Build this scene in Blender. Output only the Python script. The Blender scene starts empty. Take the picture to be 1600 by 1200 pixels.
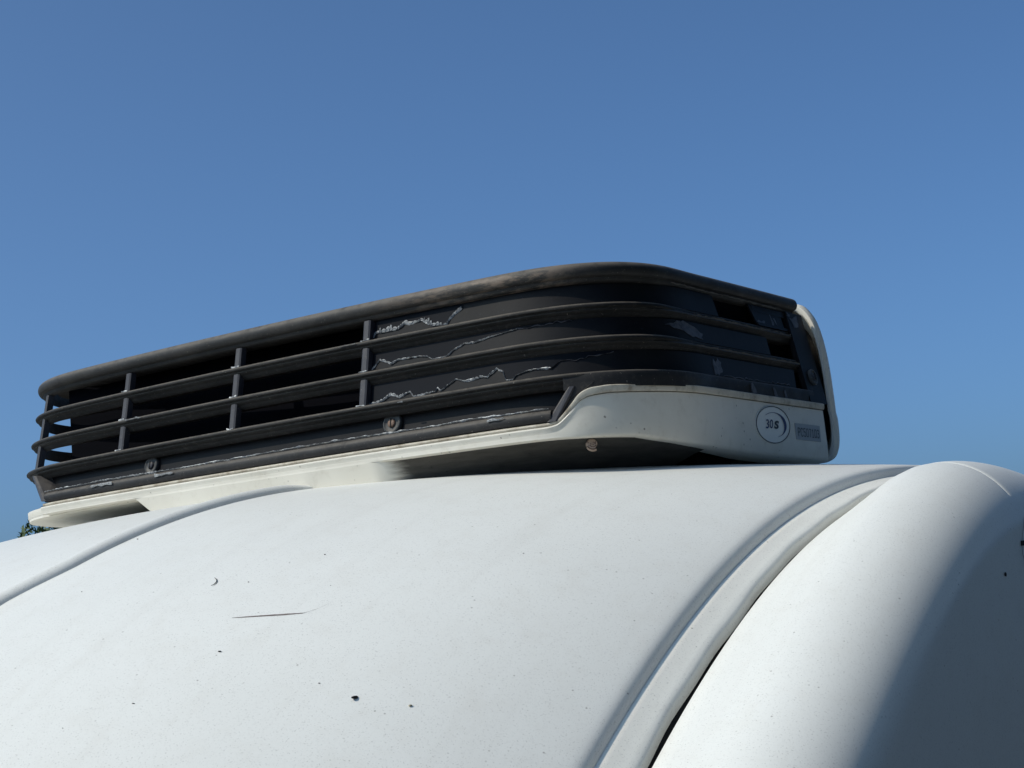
import bpy, bmesh, math, random
import numpy as np
from mathutils import Vector, Matrix

random.seed(7)
RNG = np.random.default_rng(7)
scene = bpy.context.scene
COL = scene.collection
OZ = 2.55            # height of the unit's reference plane above the ground

# ------------------------------------------------------------------ camera, sky, sun
cam_d = bpy.data.cameras.new("camera")
cam = bpy.data.objects.new("camera", cam_d)
COL.objects.link(cam)
Rwc = [[0.8259213363777842, 0.5580650894757755, -0.0801080646647381],
       [-0.14106420876744657, 0.06698622216837508, -0.9877316108358705],
       [-0.545852393162061, 0.8270889927619662, 0.1340483604198381]]
cx_, cy_, cz_ = Vector(Rwc[0]), -Vector(Rwc[1]), -Vector(Rwc[2])
M = Matrix((cx_, cy_, cz_)).transposed().to_4x4()
M.translation = Vector((1.3941402792247133, -1.8120073893465427, -0.2985759638755745 + OZ))
cam.matrix_world = M
cam_d.sensor_width = 36.0
cam_d.lens = 36.0 * 2765.529 / 1600.0
cam_d.clip_start = 0.05
cam_d.clip_end = 3000
scene.camera = cam

SUN_EL = math.radians(44)
SUN_AZ = math.atan2(-0.63, -0.777)       # bearing from +Y towards +X
world = bpy.data.worlds.new("World")
scene.world = world
world.use_nodes = True
wt = world.node_tree
bg = wt.nodes["Background"]
sky = wt.nodes.new("ShaderNodeTexSky")
sky.sky_type = 'NISHITA'
sky.sun_disc = False
sky.sun_elevation = SUN_EL
sky.sun_rotation = SUN_AZ
sky.altitude = 0
sky.air_density = 0.5
sky.dust_density = 3.0
sky.ozone_density = 6.0
tint = wt.nodes.new("ShaderNodeMix")          # the camera's saturated rendering of blue, the same all over the sky
tint.data_type = 'RGBA'; tint.blend_type = 'MULTIPLY'; tint.inputs[0].default_value = 1.0
tint.inputs[7].default_value = (0.76, 1.01, 1.07, 1)
wt.links.new(sky.outputs[0], tint.inputs[6])
wt.links.new(tint.outputs[2], bg.inputs[0])
bg.inputs[1].default_value = 0.15

sun_d = bpy.data.lights.new("sun", 'SUN')
sun_d.energy = 3.1
sun_d.angle = math.radians(0.53)
sun_d.color = (1.0, 0.90, 0.75)
sun = bpy.data.objects.new("sun", sun_d)
COL.objects.link(sun)
sdir = Vector((math.sin(SUN_AZ) * math.cos(SUN_EL), math.cos(SUN_AZ) * math.cos(SUN_EL), math.sin(SUN_EL)))
sun.rotation_euler = sdir.to_track_quat('Z', 'Y').to_euler()
sun.location = sdir * 50

scene.view_settings.view_transform = 'Standard'
scene.view_settings.look = 'None'
scene.view_settings.exposure = 0.0
scene.view_settings.gamma = 1.0
scene.view_settings.use_curve_mapping = False
scene.render.engine = 'CYCLES'
scene.cycles.max_bounces = 8

# ------------------------------------------------------------------ materials
def mat(name, base, rough=0.5, spec=0.5, coat=0.0, coat_rough=0.1, build=None):
    m = bpy.data.materials.new(name)
    m.use_nodes = True
    b = m.node_tree.nodes["Principled BSDF"]
    b.inputs["Base Color"].default_value = (*base, 1)
    b.inputs["Roughness"].default_value = rough
    b.inputs["Specular IOR Level"].default_value = spec
    b.inputs["Coat Weight"].default_value = coat
    b.inputs["Coat Roughness"].default_value = coat_rough
    if build: build(NT(m.node_tree, b))
    return m

class NT:
    """small node helper"""
    def __init__(s, t, b): s.t, s.b = t, b
    def n(s, kind, **kw):
        x = s.t.nodes.new(kind)
        for k, v in kw.items(): setattr(x, k, v)
        return x
    def link(s, a, b): s.t.links.new(a, b)
    def coord(s, scale=(1, 1, 1), rot=(0, 0, 0)):
        tc = s.n("ShaderNodeTexCoord"); mp = s.n("ShaderNodeMapping")
        mp.inputs["Scale"].default_value = scale; mp.inputs["Rotation"].default_value = rot
        s.link(tc.outputs["Object"], mp.inputs["Vector"])
        return mp.outputs[0]
    def noise(s, vec, scale, detail=3, rough=0.55):
        x = s.n("ShaderNodeTexNoise"); x.inputs["Scale"].default_value = scale
        x.inputs["Detail"].default_value = detail; x.inputs["Roughness"].default_value = rough
        s.link(vec, x.inputs["Vector"]); return x.outputs["Fac"]
    def ramp(s, fac, stops):
        x = s.n("ShaderNodeValToRGB"); e = x.color_ramp.elements
        while len(e) > 1: e.remove(e[-1])
        for i, (p, c) in enumerate(stops):
            el = e[0] if i == 0 else e.new(p)
            el.position = p; el.color = (*c, 1) if len(c) == 3 else c
        s.link(fac, x.inputs[0]); return x.outputs[0]
    def step(s, fac, a, b):
        x = s.n("ShaderNodeMapRange"); x.inputs[1].default_value = a; x.inputs[2].default_value = b
        x.interpolation_type = 'SMOOTHSTEP'
        s.link(fac, x.inputs[0]); return x.outputs[0]
    def mix(s, fac, a, b):
        x = s.n("ShaderNodeMix", data_type='RGBA')
        for v, i in ((fac, 0), (a, 6), (b, 7)):
            if isinstance(v, (tuple, list)): x.inputs[i].default_value = (*v, 1)
            elif isinstance(v, (int, float)): x.inputs[i].default_value = v
            else: s.link(v, x.inputs[i])
        return x.outputs[2]
    def math(s, op, a, b=0.0):
        x = s.n("ShaderNodeMath", operation=op)
        for v, i in ((a, 0), (b, 1)):
            if isinstance(v, (int, float)): x.inputs[i].default_value = v
            else: s.link(v, x.inputs[i])
        return x.outputs[0]
    def bump(s, h, strength, dist=0.001):
        x = s.n("ShaderNodeBump"); x.inputs["Strength"].default_value = strength
        x.inputs["Distance"].default_value = dist
        s.link(h, x.inputs["Height"]); s.link(x.outputs[0], s.b.inputs["Normal"])
    def col(s, c): s.link(c, s.b.inputs["Base Color"])
    def rough(s, r): s.link(r, s.b.inputs["Roughness"])

def van_white(t, tint=(0.71, 0.71, 0.672)):
    v = t.coord()
    big = t.noise(v, 2.2, 3)
    base = t.mix(t.step(big, 0.35, 0.7), tint, tuple(c * 0.955 for c in tint))
    # road dust: faint mottling and a denser film far back on the roof
    dust = t.noise(v, 26, 6, 0.65)
    base = t.mix(t.math('MULTIPLY', t.step(dust, 0.45, 0.8), 0.22), base, (0.56, 0.53, 0.47))
    sep = t.n("ShaderNodeSeparateXYZ"); t.link(v, sep.inputs[0])
    film = t.step(t.math('ADD', sep.outputs[1], t.math('MULTIPLY', t.noise(v, 5, 4), 0.25)), 0.0, 0.42)
    base = t.mix(t.math('MULTIPLY', film, 0.45), base, (0.50, 0.475, 0.43))
    run = t.noise(t.coord((38, 2.2, 2.2)), 1.0, 5, 0.6)
    base = t.mix(t.math('MULTIPLY', t.step(run, 0.5, 0.72), 0.10), base, (0.50, 0.475, 0.43))
    gr = t.noise(v, 260, 4, 0.75)
    base = t.mix(t.math('MULTIPLY', t.step(gr, 0.50, 0.72), 0.16), base, (0.42, 0.41, 0.39))
    # fine grit
    g = t.noise(v, 620, 2, 0.5)
    base = t.mix(t.math('MULTIPLY', t.step(g, 0.60, 0.72), 0.45), base, (0.30, 0.29, 0.27))
    vo = t.n("ShaderNodeTexVoronoi"); vo.inputs["Scale"].default_value = 85
    t.link(v, vo.inputs["Vector"])
    spot = t.math('MULTIPLY', t.step(vo.outputs["Distance"], 0.11, 0.06), t.step(t.noise(v, 31, 2), 0.53, 0.62))
    base = t.mix(t.math('MULTIPLY', spot, 0.6), base, (0.16, 0.14, 0.12))
    st = t.noise(t.coord((210, 34, 120), (0.3, 0.2, 0.9)), 1.0, 4, 0.7)
    base = t.mix(t.math('MULTIPLY', t.step(st, 0.70, 0.76), 0.35), base, (0.36, 0.33, 0.29))
    t.col(base)
    t.bump(t.noise(v, 420, 3), 0.10, 0.0006)

M_VAN = mat("white_van_paint", (0.74, 0.76, 0.755), 0.48, 0.3, 0.06, 0.3, van_white)
M_TRIM = mat("off_white_trim", (0.62, 0.60, 0.57), 0.6, 0.35, build=lambda t: van_white(t, (0.77, 0.76, 0.70)))

def dirty_white(t):
    v = t.coord()
    base = t.mix(t.step(t.noise(v, 6, 4), 0.35, 0.7), (0.655, 0.625, 0.55), (0.58, 0.55, 0.475))
    base = t.mix(t.math('MULTIPLY', t.step(t.noise(v, 38, 6, 0.7), 0.5, 0.75), 0.4), base, (0.42, 0.38, 0.31))
    vo = t.n("ShaderNodeTexVoronoi"); vo.inputs["Scale"].default_value = 95; t.link(v, vo.inputs["Vector"])
    sp = t.math('MULTIPLY', t.step(vo.outputs["Distance"], 0.17, 0.09), t.step(t.noise(v, 27, 2), 0.52, 0.6))
    base = t.mix(t.math('MULTIPLY', sp, 0.75), base, (0.10, 0.085, 0.07))
    sc = t.noise(t.coord((60, 60, 260), (0, 0.5, 0)), 1.0, 5, 0.75)
    base = t.mix(t.math('MULTIPLY', t.step(sc, 0.66, 0.74), 0.3), base, (0.25, 0.22, 0.18))
    t.col(base)
M_BASE = mat("weathered_white_plastic", (0.66, 0.64, 0.58), 0.5, 0.35, build=dirty_white)
M_RIM = mat("yellowed_rim_plastic", (0.5, 0.46, 0.37), 0.6, 0.35, build=lambda t: t.col(
    t.mix(t.step(t.noise(t.coord(), 34, 6, 0.7), 0.42, 0.72), (0.50, 0.46, 0.38), (0.24, 0.20, 0.145))))

def faded_black(t, lo=(0.008, 0.008, 0.008), hi=(0.020, 0.019, 0.018), dust=0.55):
    v = t.coord()
    base = t.mix(t.step(t.noise(v, 9, 5, 0.6), 0.35, 0.7), lo, hi)
    base = t.mix(t.math('MULTIPLY', t.step(t.noise(v, 130, 5, 0.7), 0.5, 0.78), 0.5), base, (0.060, 0.053, 0.044))
    sp = t.noise(v, 330, 2)
    base = t.mix(t.math('MULTIPLY', t.step(sp, 0.68, 0.76), 0.5), base, (0.24, 0.215, 0.185))
    ge = t.n("ShaderNodeNewGeometry"); sp3 = t.n("ShaderNodeSeparateXYZ"); t.link(ge.outputs["Normal"], sp3.inputs[0])
    settle = t.math('MULTIPLY', t.step(sp3.outputs[2], 0.12, 0.85), t.step(t.noise(t.coord((9, 9, 9)), 6, 6, 0.7), 0.15, 0.6))
    base = t.mix(t.math('MULTIPLY', settle, dust), base, (0.17, 0.148, 0.122))   # dust lies on whatever faces up
    t.col(base)
    t.rough(t.math('ADD', 0.48, t.math('MULTIPLY', t.noise(v, 40, 4), 0.3)))
    t.bump(t.noise(v, 900, 2), 0.18, 0.0006)
M_BLACK = mat("sun_faded_black_plastic", (0.022, 0.022, 0.022), 0.6, 0.22, build=faded_black)
def cap_black(t):
    faded_black(t, (0.011, 0.011, 0.011), (0.028, 0.026, 0.024), 0.7)
    v = t.coord()
    # brown worn patch on the crest of the bow, shape follows the rubbed stretch of the bead
    sep = t.n("ShaderNodeSeparateXYZ"); t.link(v, sep.inputs[0])
    a = t.step(sep.outputs[0], 0.18, 0.42); b = t.step(sep.outputs[0], 0.56, 0.46)
    w = t.math('MULTIPLY', t.math('MULTIPLY', a, b), t.step(t.noise(t.coord((14, 60, 60)), 1.6, 6, 0.75), 0.42, 0.62))
    old = t.b.inputs["Base Color"].links[0].from_socket
    t.col(t.mix(t.math('MULTIPLY', w, 0.75), old, (0.19, 0.145, 0.11)))
M_CAP = mat("worn_black_plastic", (0.022, 0.022, 0.022), 0.6, 0.35, build=cap_black)

def navy(t):
    v = t.coord()
    base = t.mix(t.step(t.noise(v, 14, 4), 0.35, 0.7), (0.0072, 0.0076, 0.0095), (0.0115, 0.0115, 0.0125))
    base = t.mix(t.math('MULTIPLY', t.step(t.noise(v, 210, 4, 0.7), 0.62, 0.8), 0.5), base, (0.05, 0.055, 0.07))
    t.col(base)
    t.bump(t.noise(v, 60, 3), 0.15, 0.001)
M_NAVY = mat("navy_film", (0.005, 0.008, 0.018), 0.55, 0.12, build=navy)
M_BARE = mat("bare_grey_plastic", (0.03, 0.03, 0.03), 0.6, 0.3, build=lambda t: faded_black(t, (0.010, 0.010, 0.011), (0.022, 0.021, 0.021)))
M_POST = mat("slate_post_plastic", (0.03, 0.033, 0.045), 0.5, 0.4, build=lambda t: faded_black(t, (0.020, 0.022, 0.032), (0.045, 0.047, 0.055)))
M_TORN = mat("torn_film_edge", (0.45, 0.46, 0.47), 0.6, 0.3, build=lambda t: t.col(
    t.mix(t.step(t.noise(t.coord(), 160, 3, 0.7), 0.42, 0.6), (0.62, 0.62, 0.60), (0.16, 0.17, 0.19))))
M_SCRAP = mat("pale_film_scrap", (0.05, 0.055, 0.075), 0.55, 0.3, build=lambda t: t.col(
    t.mix(t.step(t.noise(t.coord(), 110, 4, 0.7), 0.4, 0.65), (0.075, 0.078, 0.09), (0.032, 0.034, 0.042))))
M_FRINGE = mat("grey_film_fringe", (0.2, 0.2, 0.2), 0.6, 0.25, build=lambda t: t.col(t.mix(t.step(t.noise(t.coord(), 300, 3, 0.7), 0.35, 0.65), (0.30, 0.31, 0.31), (0.13, 0.135, 0.145))))
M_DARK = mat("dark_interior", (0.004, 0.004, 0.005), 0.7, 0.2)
M_COIL = mat("dark_coil_frame", (0.003, 0.0035, 0.006), 0.9, 0.05)
M_RUBBER = mat("black_rubber", (0.012, 0.012, 0.012), 0.75, 0.2)
M_SCREW = mat("plastic_screw_cap", (0.022, 0.024, 0.026), 0.35, 0.5, build=lambda t: faded_black(t, (0.022, 0.025, 0.027), (0.050, 0.053, 0.053)))
M_RUST = mat("rusty_bolt", (0.16, 0.10, 0.07), 0.6, 0.4)
M_STICK = mat("white_sticker", (0.66, 0.64, 0.58), 0.4, 0.4)
M_GREY = mat("grey_label", (0.27, 0.275, 0.28), 0.45, 0.4)
M_INK = mat("black_ink", (0.012, 0.012, 0.016), 0.5, 0.3)
M_BLUE = mat("blue_ink", (0.012, 0.016, 0.085), 0.5, 0.3)
M_LABELINK = mat("label_ink", (0.02, 0.02, 0.024), 0.5, 0.3)
M_GLASS = mat("windscreen_glass", (0.01, 0.012, 0.013), 0.03, 0.5)
M_TYRE = mat("tyre_rubber", (0.015, 0.015, 0.015), 0.8, 0.2)
M_RIMS = mat("steel_wheel", (0.35, 0.36, 0.37), 0.4, 0.5)
M_HAIR = mat("dark_fibre", (0.02, 0.018, 0.016), 0.6, 0.3)
M_SCR = mat("scratch_mark", (0.16, 0.13, 0.12), 0.7, 0.2)
M_SHELL = mat("snail_shell", (0.36, 0.27, 0.21), 0.5, 0.3)
M_SHELLD = mat("snail_band", (0.10, 0.06, 0.04), 0.4, 0.4)
M_CRUMB = mat("tan_crumb", (0.42, 0.38, 0.27), 0.8, 0.2)

# ------------------------------------------------------------------ object helpers
WL = {}
def link(o, parent=None):
    COL.objects.link(o)
    if parent is not None:
        o.parent = parent
        WL[o] = WL[parent]
    return o
def thing(name, label, cat, loc, group=None):
    o = bpy.data.objects.new(name, None); COL.objects.link(o)
    o.empty_display_size = 0.1
    o.location = loc; WL[o] = np.array(loc, float)
    tag(o, label, cat, group)
    return o
def tag(o, label=None, cat=None, group=None, kind=None):
    if label: o['label'] = label
    if cat: o['category'] = cat
    if group: o['group'] = group
    if kind: o['kind'] = kind
    return o
def mk(name, verts, faces, m, parent=None, smooth=40, recalc=True, loc=None):
    """verts in unit coordinates (z measured from the unit's reference plane)"""
    v = np.array(verts, float).reshape(-1, 3).copy()
    v[:, 2] += OZ
    base = WL[parent] if parent is not None else np.array(loc if loc is not None else (0, 0, 0), float)
    v -= base
    me = bpy.data.meshes.new(name)
    me.from_pydata(v.tolist(), [], [list(map(int, f)) for f in faces])
    if recalc:
        bm = bmesh.new(); bm.from_mesh(me)
        bmesh.ops.recalc_face_normals(bm, faces=bm.faces)
        bm.to_mesh(me); bm.free()
    ms = m if isinstance(m, (list, tuple)) else [m]
    for x in ms: me.materials.append(x)
    if smooth is not None:
        me.polygons.foreach_set("use_smooth", [True] * len(me.polygons))
        me.set_sharp_from_angle(angle=math.radians(smooth))
    me.update()
    o = bpy.data.objects.new(name, me)
    link(o, parent)
    if parent is None:
        o.location = base; WL[o] = base
    return o
def join(parts):
    V, F, k = [], [], 0
    for v, f in parts:
        v = np.array(v).reshape(-1, 3)
        V.append(v); F += [[i + k for i in q] for q in f]; k += len(v)
    return np.concatenate(V), F
def sm(a, b, x):
    t = np.clip((np.asarray(x, float) - a) / (b - a), 0, 1); return t * t * (3 - 2 * t)

# ------------------------------------------------------------------ plan curve of the cooling unit
KB, LR, LC, DS, KSR, LL, LCL = 0.1771381593, 0.1425879455, 0.3763536045, 0.0, 0.0494818920, 0.6093494134, 0.4769599848
def _side(L, Lc, end):
    s = np.linspace(0, end, 900)
    h0, h1 = KB * L, math.pi / 2
    h = np.where(s < L, KB * s, np.where(s < L + Lc, h0 + (h1 - h0) * sm(0, 1, (s - L) / Lc), h1 + KSR * (s - L - Lc)))
    hm = (h[1:] + h[:-1]) / 2; d = np.diff(s)
    x = np.concatenate([[0], np.cumsum(np.cos(hm) * d)]); y = np.concatenate([[0], np.cumsum(np.sin(hm) * d)])
    return s, x, y, np.sin(h), -np.cos(h)
_r, _l = _side(LR, LC, 1.1), _side(LL, LCL, 1.55)
PS = np.concatenate([-_l[0][::-1], _r[0][1:]])
PX = np.concatenate([-_l[1][::-1], _r[1][1:]])
PY = np.concatenate([_l[2][::-1], _r[2][1:]])
PNX = np.concatenate([-_l[3][::-1], _r[3][1:]])
PNY = np.concatenate([_l[4][::-1], _r[4][1:]])
def P(s, n, z):
    """point at arc length s along the front, n outwards, height z"""
    s, n, z = np.broadcast_arrays(np.asarray(s, float), np.asarray(n, float), np.asarray(z, float))
    return np.stack([np.interp(s, PS, PX) + n * np.interp(s, PS, PNX), np.interp(s, PS, PY) + n * np.interp(s, PS, PNY), z], -1)
def srange(a, b, step=0.012):
    k = max(2, int(abs(b - a) / step) + 1); return np.linspace(a, b, k)
def grid_faces(r, c, wrap=False):
    f = []
    for i in range(r - 1):
        for j in range(c if wrap else c - 1):
            k = (j + 1) % c
            f.append([i * c + j, i * c + k, (i + 1) * c + k, (i + 1) * c + j])
    return f
def sweep(prof, ss, closed=True, caps=True):
    V = []
    for s in ss:
        p = np.array(prof(s) if callable(prof) else prof, float)
        V.append(P(np.full(len(p), s), p[:, 0], p[:, 1]))
    c = len(p); V = np.concatenate(V); F = grid_faces(len(ss), c, closed)
    if closed and caps:
        F.append(list(range(c))[::-1]); F.append([(len(ss) - 1) * c + i for i in range(c)])
    return V, F
def lean(z, s=0.0):
    """outer envelope of the black grille"""
    return -0.2 * z - 0.008 * float(sm(0.32, 0.55, s))
def prism(V_front, V_back):
    n = len(V_front)
    V = np.concatenate([V_front, V_back])
    F = [list(range(n)), [n + i for i in range(n)][::-1]]
    for i in range(n):
        j = (i + 1) % n; F.append([i, n + i, n + j, j])
    return V, F
def lathe(prof, origin, axis, seg=24):
    a = Vector(axis).normalized(); u = a.orthogonal().normalized(); w = a.cross(u)
    V = []
    for r, h in prof:
        for k in range(seg):
            t = 2 * math.pi * k / seg
            V.append(Vector(origin) + a * h + (u * math.cos(t) + w * math.sin(t)) * r)
    F = grid_faces(len(prof), seg, True)
    F.append(list(range(seg))); F.append([(len(prof) - 1) * seg + i for i in range(seg)][::-1])
    return np.array(V), F
def tube(pts, r, seg=6):
    pts = [Vector(p) for p in pts]; V = []
    rr = r if hasattr(r, '__len__') else [r] * len(pts)
    for i, p in enumerate(pts):
        d = (pts[min(i + 1, len(pts) - 1)] - pts[max(i - 1, 0)]).normalized()
        u = d.orthogonal().normalized() if abs(d.z) > .9 else d.cross(Vector((0, 0, 1))).normalized(); w = d.cross(u)
        for k in range(seg):
            t = 2 * math.pi * k / seg
            V.append(p + (u * math.cos(t) + w * math.sin(t)) * rr[i])
    F = grid_faces(len(pts), seg, True)
    F.append(list(range(seg))); F.append([(len(pts) - 1) * seg + i for i in range(seg)])
    return np.array(V), F
def boxv(x0, x1, y0, y1, z0, z1):
    V = [(x, y, z) for z in (z0, z1) for y in (y0, y1) for x in (x0, x1)]
    return np.array(V, float), [[0, 1, 3, 2], [4, 6, 7, 5], [0, 4, 5, 1], [2, 3, 7, 6], [0, 2, 6, 4], [1, 5, 7, 3]]

# ------------------------------------------------------------------ ground
gv = np.array([(-900, -900, -OZ), (900, -900, -OZ), (900, 900, -OZ), (-900, 900, -OZ)], float)
ground = mk("ground", gv, [[0, 1, 2, 3]], mat("worn_asphalt", (0.1, 0.1, 0.1), 0.9, 0.3, build=lambda t: t.col(
    t.mix(t.step(t.noise(t.coord(), 0.6, 6), 0.35, 0.7), (0.05, 0.05, 0.048), (0.08, 0.077, 0.07)))), smooth=None)
tag(ground, kind='structure')

# ------------------------------------------------------------------ van
XC = -0.26           # centre line of the van
Q = [-0.0186415, -0.1341455, 1.182829, -0.4958487, 0.3310789, 0.2471334, 0.0665858, 0.3485633]
def zs(x, y):
    x = np.asarray(x, float); y = np.asarray(y, float)
    u = x - XC
    ye = y - Q[5] * u ** 2 - Q[7] * u ** 4
    t = (Q[3] - ye) / Q[4]
    drop = Q[2] * Q[4] * np.logaddexp(0, t)
    yl = ye - 0.15 * np.logaddexp(0, (ye - 0.6) / 0.15)      # the roof levels out towards the back
    return Q[0] + Q[1] * yl - drop - Q[6] * u ** 2
van = thing("delivery_van", "white delivery van carrying a black fronted cooling unit on its roof", "van", (XC, 1.0, 0.0))
Y_SCREEN = -0.86     # top edge of the windscreen
ys_roof = np.concatenate([srange(Y_SCREEN, 0.75, 0.016), srange(0.80, 3.2, 0.12)])
ED = 0.547 - XC      # half width of the centre roof skin
def rib_x(y):        # swage line drifts slightly along the roof
    return np.interp(y, [-0.9, -0.504, -0.43, -0.3, 0.5], [-0.19, -0.163, -0.143, -0.141, -0.141]) - XC
def rib_h(u, y):
    d = np.abs(u - rib_x(y))
    amp = 0.0095 * sm(0.06, -0.06, y) if np.isscalar(y) else 0.0095 * (1 - sm(-0.08, 0.02, y))
    return amp * np.sqrt(np.clip(1 - (d / 0.0125) ** 2, 0, 1))
cols = sorted(set([0.0] + [round(v, 4) for v in np.linspace(0, ED - 0.02, 26)]))
V = []; rows = 0
rel = np.array([-0.017, -0.0140, -0.0128, -0.0124, -0.012, -0.011, -0.0085, -0.0045, 0, 0.0045, 0.0085, 0.011, 0.012, 0.0124, 0.0128, 0.0140, 0.017])
edge_prof = [(-0.010, 0.0), (-0.006, -0.0004), (-0.0032, -0.0014), (-0.0012, -0.0032), (0.0, -0.0060), (0.0012, -0.011), (0.0016, -0.0205), (0.0018, -0.030)]
for y in ys_roof:
    rx = float(rib_x(y))
    cc = [c for c in cols if abs(c - rx) > 0.02]
    # fixed number of columns: remap so that the rib strip has its own columns
    inner = np.linspace(0, rx - 0.018, 7); outer = np.linspace(rx + 0.018, ED - 0.018, 30)
    us = np.concatenate([inner, rx + rel, outer])
    half = [(u, float(zs(XC + u, y))) for u in us]
    ze = float(zs(XC + ED, y))
    sl = float(zs(XC + ED, y) - zs(XC + ED - 0.016, y)) / 0.016
    half += [(ED + dx, ze + dz + sl * dx) for dx, dz in edge_prof]
    row = [(XC - u, y, z) for u, z in half[::-1]] + [(XC + u, y, z + (float(rib_h(u, y)) if abs(u - rx) < 0.02 else 0.0)) for u, z in half[1:]]
    V.append(row)
cn = len(V[0]); V = np.array(V).reshape(-1, 3)
mk("roof_skin", V, grid_faces(len(ys_roof), cn), M_VAN, van, smooth=60)

def zgap(y): return zs(0.58, y) - 0.013
def mirror(V):
    W = V.copy(); W[:, 0] = 2 * XC - W[:, 0]; return W
def both(name, V, F, m, **k):
    a = mk(name, V, F, m, van, **k); mk(name, mirror(V), F, m, van, **k); return a
# channel strip between roof skin and side panel (slightly wavy outer edge) and the dark seam beside it
V = []
for y in ys_roof:
    wv = 0.0007 * math.sin(y * 23) + 0.0006 * math.sin(y * 61 + 1)
    x0, x1 = 0.5472, 0.5755 + wv
    z0 = lambda x: float(zs(x, y)) - 0.0120
    V.append([(x0, y, z0(x0) - 0.002), (x0 + 0.003, y, z0(x0 + 0.003)), (0.556, y, z0(0.556) + 0.0002), (0.562, y, z0(0.562) - 0.0002), (0.568, y, z0(0.568) + 0.0001),
              (x1 - 0.003, y, z0(x1 - 0.003) + 0.0003), (x1 - 0.001, y, z0(x1) - 0.0002), (x1, y, z0(x1) - 0.003), (x1 - 0.0005, y, z0(x1) - 0.014)])
both("channel_strip", np.array(V).reshape(-1, 3), grid_faces(len(ys_roof), 9), M_TRIM, smooth=50)
V = [[(0.570, y, float(zs(0.570, y)) - 0.030), (0.590, y, float(zs(0.590, y)) - 0.030)] for y in ys_roof]
both("seam_gasket", np.array(V).reshape(-1, 3), grid_faces(len(ys_roof), 2), M_RUBBER)

# side panels: shoulder, flank
R_SH = 0.102
X_SH = 0.656
SEAM_Y = 0.185
def top_line(y):     # height of the gap edge, carried on below the windscreen as bonnet and nose
    return float(zgap(max(y, -1.55)))
def flank(y, seam=0.0):
    zg = top_line(y) - 0.004
    back = 0.19 * 0.06 * (np.logaddexp(0, (y - 0.2) / 0.06) - np.logaddexp(0, (y - 0.75) / 0.06))   # shoulder falls away a little behind the joint
    wf = 0.25 + 0.75 * float(sm(0.0, 0.25, y))
    bulge = 0.004 + 0.034 * float(sm(-0.35, 0.20, y)) - back
    zg -= max(0.0, back - 0.02)
    bulge += max(0.0, back - 0.02)
    ztop = zg + bulge
    pts = [(0.5715, top_line(y) - 0.034), (0.5822, min(zg, top_line(y)) - 0.034), (0.5820, zg - 0.028), (0.5814, zg - 0.006), (0.5820, zg - 0.0022), (0.584, zg + 0.0005)]
    for t in (0.25, 0.5, 0.75):
        pts.append((0.584 + (X_SH - 0.584) * t, zg + 0.0005 + (bulge - 0.0005) * (wf * (1 - (1 - t) ** 2.6) + (1 - wf) * float(sm(0, 1, t)))))
    for k in range(0, 49):
        a = math.radians(k * 86 / 48)
        rr = R_SH + 0.0011 * float(sm(-0.26, -0.02, y)) * math.exp(-((math.degrees(a) - 76.0) / 4.6) ** 2)
        pts.append((X_SH + rr * math.sin(a), ztop - R_SH + rr * math.cos(a)))
    x, z = pts[-1]
    for d, o in ((0.03, 0.0021), (0.06, 0.0042), (0.09, 0.0062), (0.15, 0.0100), (0.30, 0.018), (0.55, 0.029), (0.9, 0.033), (1.3, 0.030)):
        pts.append((x + o, z - d))
    pts = [(px, pz) for px, pz in pts]
    return pts
ys_side = np.concatenate([srange(-1.55, -0.9, 0.05), srange(-0.86, 0.178, 0.016), [0.1815, 0.1838, 0.1850, 0.1862, 0.1885], srange(0.196, 0.75, 0.016), srange(0.8, 3.2, 0.12)])
V = []
for y in ys_side:
    p = np.array(flank(y))
    d = -0.0035 * math.exp(-((y - SEAM_Y) / 0.0012) ** 2)         # joint between front and rear pressing
    k = np.arange(len(p)); msk = (k >= 6) & (k <= 40)
    q = p.copy(); q[msk, 1] += d
    V.append(np.column_stack([q[:, 0], np.full(len(q), y), np.maximum(q[:, 1], -2.10)]))
both("side_panel", np.concatenate(V), grid_faces(len(ys_side), len(p)), M_VAN, smooth=50)

# ------------------------------------------------------------------ cooling unit
unit = thing("refrigeration_unit", "black grilled roof cooling unit with white base and oval 30S badge", "cooling unit", (XC, 0.35, OZ - 0.1))
BL, BR = -1.2, 0.853
def cap_prof(s):
    bk = -0.014 - 0.020 * float(sm(-0.72, -0.60, s))
    r = 0.0105; cn, cz = lean(0.132, s) - 0.0060, 0.1318
    pts = [(cn + r * math.cos(a), cz + r * math.sin(a)) for a in np.radians(np.arange(125, -46, -14))]
    pts += [(lean(.121, s) - 0.0055, 0.1230), (lean(.121, s) - 0.0060, 0.1215), (lean(.119, s) - 0.0068, 0.1195), (lean(.117, s) - 0.0100, 0.1170),
            (lean(.116, s) + bk, 0.1155), (lean(.116, s) + bk, 0.1300)]
    return pts
top = mk("top_cap", *sweep(cap_prof, srange(BL, BR)), M_CAP, unit, smooth=50)
ss = srange(BL, BR, 0.03)
F1 = P(ss, -0.052, 0.131); F2 = P(ss, -0.052, 0.128)
mk("top_plate", *prism(F1, F2), M_BLACK, unit, smooth=None)

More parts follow.
